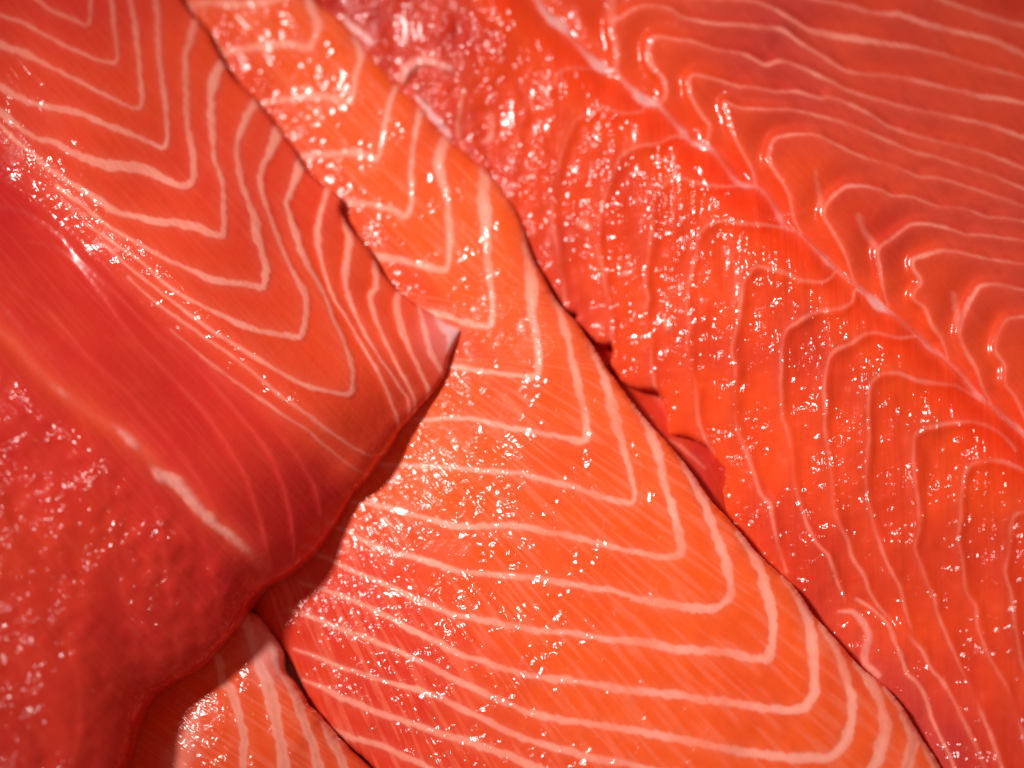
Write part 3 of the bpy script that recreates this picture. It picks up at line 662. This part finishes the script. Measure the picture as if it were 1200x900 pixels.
def h_c(i):
    X, Y = i['X'], i['Y']
    s = side_of_mid(X, Y)
    fa, fb = rot_fib(X, Y, 88), rot_fib(X, Y, 47)
    i['fib'] = tuple(np.where(s > 0, a, b) for a, b in zip(fa, fb))
    i['s'] = s
    below = sstep(0, 60, s)
    rough = sstep(700, 480, X + (Y - 100) * -.2) * sstep(330, 200, Y) + .35 * sstep(70, 10, i['G'])
    groove = -1.5 * np.exp(-(s / 20.0) ** 2) - .5 * np.exp(-(s / 60.0) ** 2)
    far = sstep(-40, -160, s)
    return (.35 * vnoise(X, Y, 70, 31) + groove
            + below * (.32 * vnoise(X, Y, 20, 32, 2.4, math.radians(84)) + .10 * vnoise(X, Y, 10, 33, 1.4, 1.1))
            + rough * (.40 * vnoise(X, Y, 20, 34, 1.6, 1.2) + .15 * vnoise(X, Y, 9, 35))
            + far * (.10 * vnoise(X, Y, 10, 36, 3, math.radians(45)) + .34 * vnoise(X, Y, 24, 136, 4.5, math.radians(17))))
def a_c(i):
    X, Y, s = i['X'], i['Y'], i['s']
    far = sstep(-40, -200, s)
    nearmid = np.exp(-((s - 25) / 45.0) ** 2)
    left = sstep(620, 440, X - Y * .35)
    low = sstep(80, 5, i['G']) * sstep(640, 760, Y)
    tint = .22 + .30 * vnoise(X, Y, 130, 39) + .32 * far + .55 * left + .65 * low - .95 * nearmid + .25 * vnoise(X, Y, 60, 37) + .35 * sstep(1000, 1200, X) * sstep(480, 700, Y)  # far and lower-right reddening puts the light's falloff into the colour
    wet = np.where(s > 0, .95, .30) + 0 * X
    wet = .28 + .80 * sstep(-10, 50, s) * (1 - .45 * np.exp(-((s - 20) / 40.0) ** 2)) + .6 * left
    pale = .03 * far + .06 * left * (.5 + vnoise(X, Y, 14, 38)) + .04 * low
    return np.clip(tint, -1, 1), wet, np.clip(pale, 0, 1)
fillet_c = make_fillet("large wet red-orange fillet at the upper right with a pale midline membrane and wavy seams",
            C_OUT, C_LINES, C_CTRL, 0.4, (m_c, m_c), h_c, a_c,
            lambda X, Y: (0.8 + 0 * X, 3.0, 0.5), 1.2, 50, (340, -70, 1265, 970))

# the torn layer that shows below C's ragged rim
T_OUT = [(610,215),(650,290),(680,340),(712,380),(752,425),(800,468),(850,512),(885,560),(905,640),(880,648),(845,608),(810,566),(768,518),(726,466),(690,418),(655,372),(625,330),(600,262)]
T_CTRL = [(620,270,10),(680,380,9),(720,420,8.5),(770,470,9.5),(815,530,11),(835,560,12),(870,620,11.5),(700,370,7),(850,520,9),(890,600,11)]
def h_t(i):
    X, Y = i['X'], i['Y']
    i['fib'] = rot_fib(X, Y, 60)
    return .3 * vnoise(X, Y, 30, 61) + .12 * vnoise(X, Y, 11, 62)
def a_t(i):
    X, Y = i['X'], i['Y']
    return .8 + .2 * vnoise(X, Y, 40, 63), .6 + 0 * X, 0 * X
T_LINES = [L([(752,448),(768,462),(780,478),(786,498)], [2,4,4,2], 0, name='membrane_strip', fat=.25, soft=3),
           L([(786,516),(806,530),(826,548)], [1.5,2,1.5], .1, fat=.5)]
make_fillet("", T_OUT, T_LINES, T_CTRL, 0.4, (m_c, m_c), h_t, a_t, lambda X, Y: (.6 + 0 * X, 2.0, .5), .8, 55, (595, 205, 915, 655), fillet_c, 'torn_edge')

# D: the small piece at the bottom left
D_CTRL = [(200,800,8),(290,720,7.5),(330,770,8.5),(260,860,12),(330,850,11.5),(390,870,9.5),(300,930,13),(430,930,9),(180,900,9),(100,900,7),(215,870,10.5)]
def h_d(i):
    X, Y = i['X'], i['Y']
    i['fib'] = rot_fib(X, Y, 35)
    return .2 * vnoise(X, Y, 40, 41) + .1 * vnoise(X, Y, 14, 42)
def a_d(i):
    X, Y = i['X'], i['Y']
    return .22 + .2 * vnoise(X, Y, 60, 43) + 0 * X, .55 + 0 * X, .35 * sstep(60, 10, np.hypot(X - 325, Y - 760)) + .06 * sstep(50, 5, np.hypot(X - 214, Y - 880))
make_fillet("small striped salmon piece tucked below the coral fillet at the bottom left",
            D_OUT, D_LINES, D_CTRL, 0.4, (m_b, m_b), h_d, a_d,
            lambda X, Y: (1.4 + 0 * X, 5.0, 2.0), 0.8, 60, (50, 680, 500, 970))

# A: the thick fillet on top at the left
def ride(pts):
    p = np.array(pts, float)
    return [(x, y, z + g) for (x, y, g), z in zip(pts, tps(B_CTRL, p[:, 0], p[:, 1]))]
A_CTRL = ride([(215,0,2.6),(243,37,2.6),(300,117,2.8),(357,197,3.0),(400,235,3.2),(433,293,2.8),(468,342,2.4),(512,371,1.2),(541,386,.7),(525,430,2.0),(500,468,3.0),(458,522,5.5),(414,578,8.5),(370,647,11.5)]) + [(0,0,27),(60,60,27),(150,60,22),(210,160,22),(100,170,30),(0,120,29.5),(60,200,31),(130,265,32.3),(230,360,33),(330,460,30.5),(260,250,26),(330,290,22),(380,360,22.5),(500,400,17),(440,420,21),(400,490,25),(340,560,27.5),(300,690,19.5),(260,580,31),(180,480,34),(90,380,36),(0,300,36),(0,420,36.5),(100,520,35.5),(200,620,30),(280,660,24.5),(240,770,21),(180,730,26.5),(60,640,34.5),(0,560,35),(0,760,33),(100,800,31),(165,820,23.5),(60,900,30.5),(140,900,26.5),(-60,940,31),(-60,200,35)]
AM = np.array([(-70,330),(0,392),(72,460),(152,517),(205,566),(268,627),(308,668),(360,720)], float)
def h_a(i):
    X, Y = i['X'], i['Y']
    i['fib'] = rot_fib(X, Y, 48)
    s = Y - np.interp(X, AM[:, 0], AM[:, 1])
    i['s'] = s
    low = sstep(5, 70, s)
    groove = -1.6 * np.exp(-(s / 24.0) ** 2) * sstep(340, 260, X)
    crease = -.35 * np.exp(-(((X - 430) * .80 - (Y - 390) * .6) / 7.0) ** 2) * sstep(290, 340, Y) * sstep(480, 430, Y)
    q = ((Y - (150 + X * .94)) * .728) * PX            # mm past the fold, towards the lower left
    qq = np.clip(q, 0, 40)
    fd = 3.2 + 2.0 * sstep(110, 260, X)
    fold = -fd * sstep(-3.5, 9, q) + fd * sstep(12, 34, q)
    return (.35 * vnoise(X, Y, 80, 51) + groove + crease + fold * sstep(480, 380, X)
            + low * (.60 * vnoise(X, Y, 34, 52, 1.8, math.radians(70)) + .16 * vnoise(X, Y, 14, 53))
            + .04 * vnoise(X, Y, 12, 55, 3, math.radians(45)))
def a_a(i):
    X, Y, s = i['X'], i['Y'], i['s']
    fold = Y - (150 + X * .94)                 # below the fold line the flesh is redder
    redz = sstep(0, 70, fold)
    tint = .12 + .62 * redz + .12 * vnoise(X, Y, 80, 56) - .5 * np.exp(-(s / 18.0) ** 2) * sstep(340, 260, X) + .5 * sstep(280, 60, X + Y * .9) + .2 * vnoise(X, Y, 150, 59)  # X + Y term paints the shaded top-left corner into the flesh tint
    wet = .30 + .75 * np.exp(-(fold / 38.0) ** 2) - .22 * redz * sstep(40, -20, s) + .95 * sstep(0, 60, s) + .3 * sstep(70, 0, i['G']) * sstep(330, 150, Y)
    pale = .25 * sstep(60, 10, np.hypot(X - 530, Y - 388))
    return np.clip(tint, -1, 1), wet, np.clip(pale, 0, 1)
def er_a(X, Y):
    k = sstep(420, 720, Y) * sstep(560, 480, X)
    return 0.9 + 0.9 * k, 2.0 + 12 * k, 0.3 + 3.4 * k
make_fillet("thick coral-red fillet on top at the left with fine chevrons and a blurred red belly",
            A_OUT, A_LINES, A_CTRL, 6.0, (m_a, m_a), h_a, a_a, er_a, 0.25, 70, (-65, -65, 560, 970))
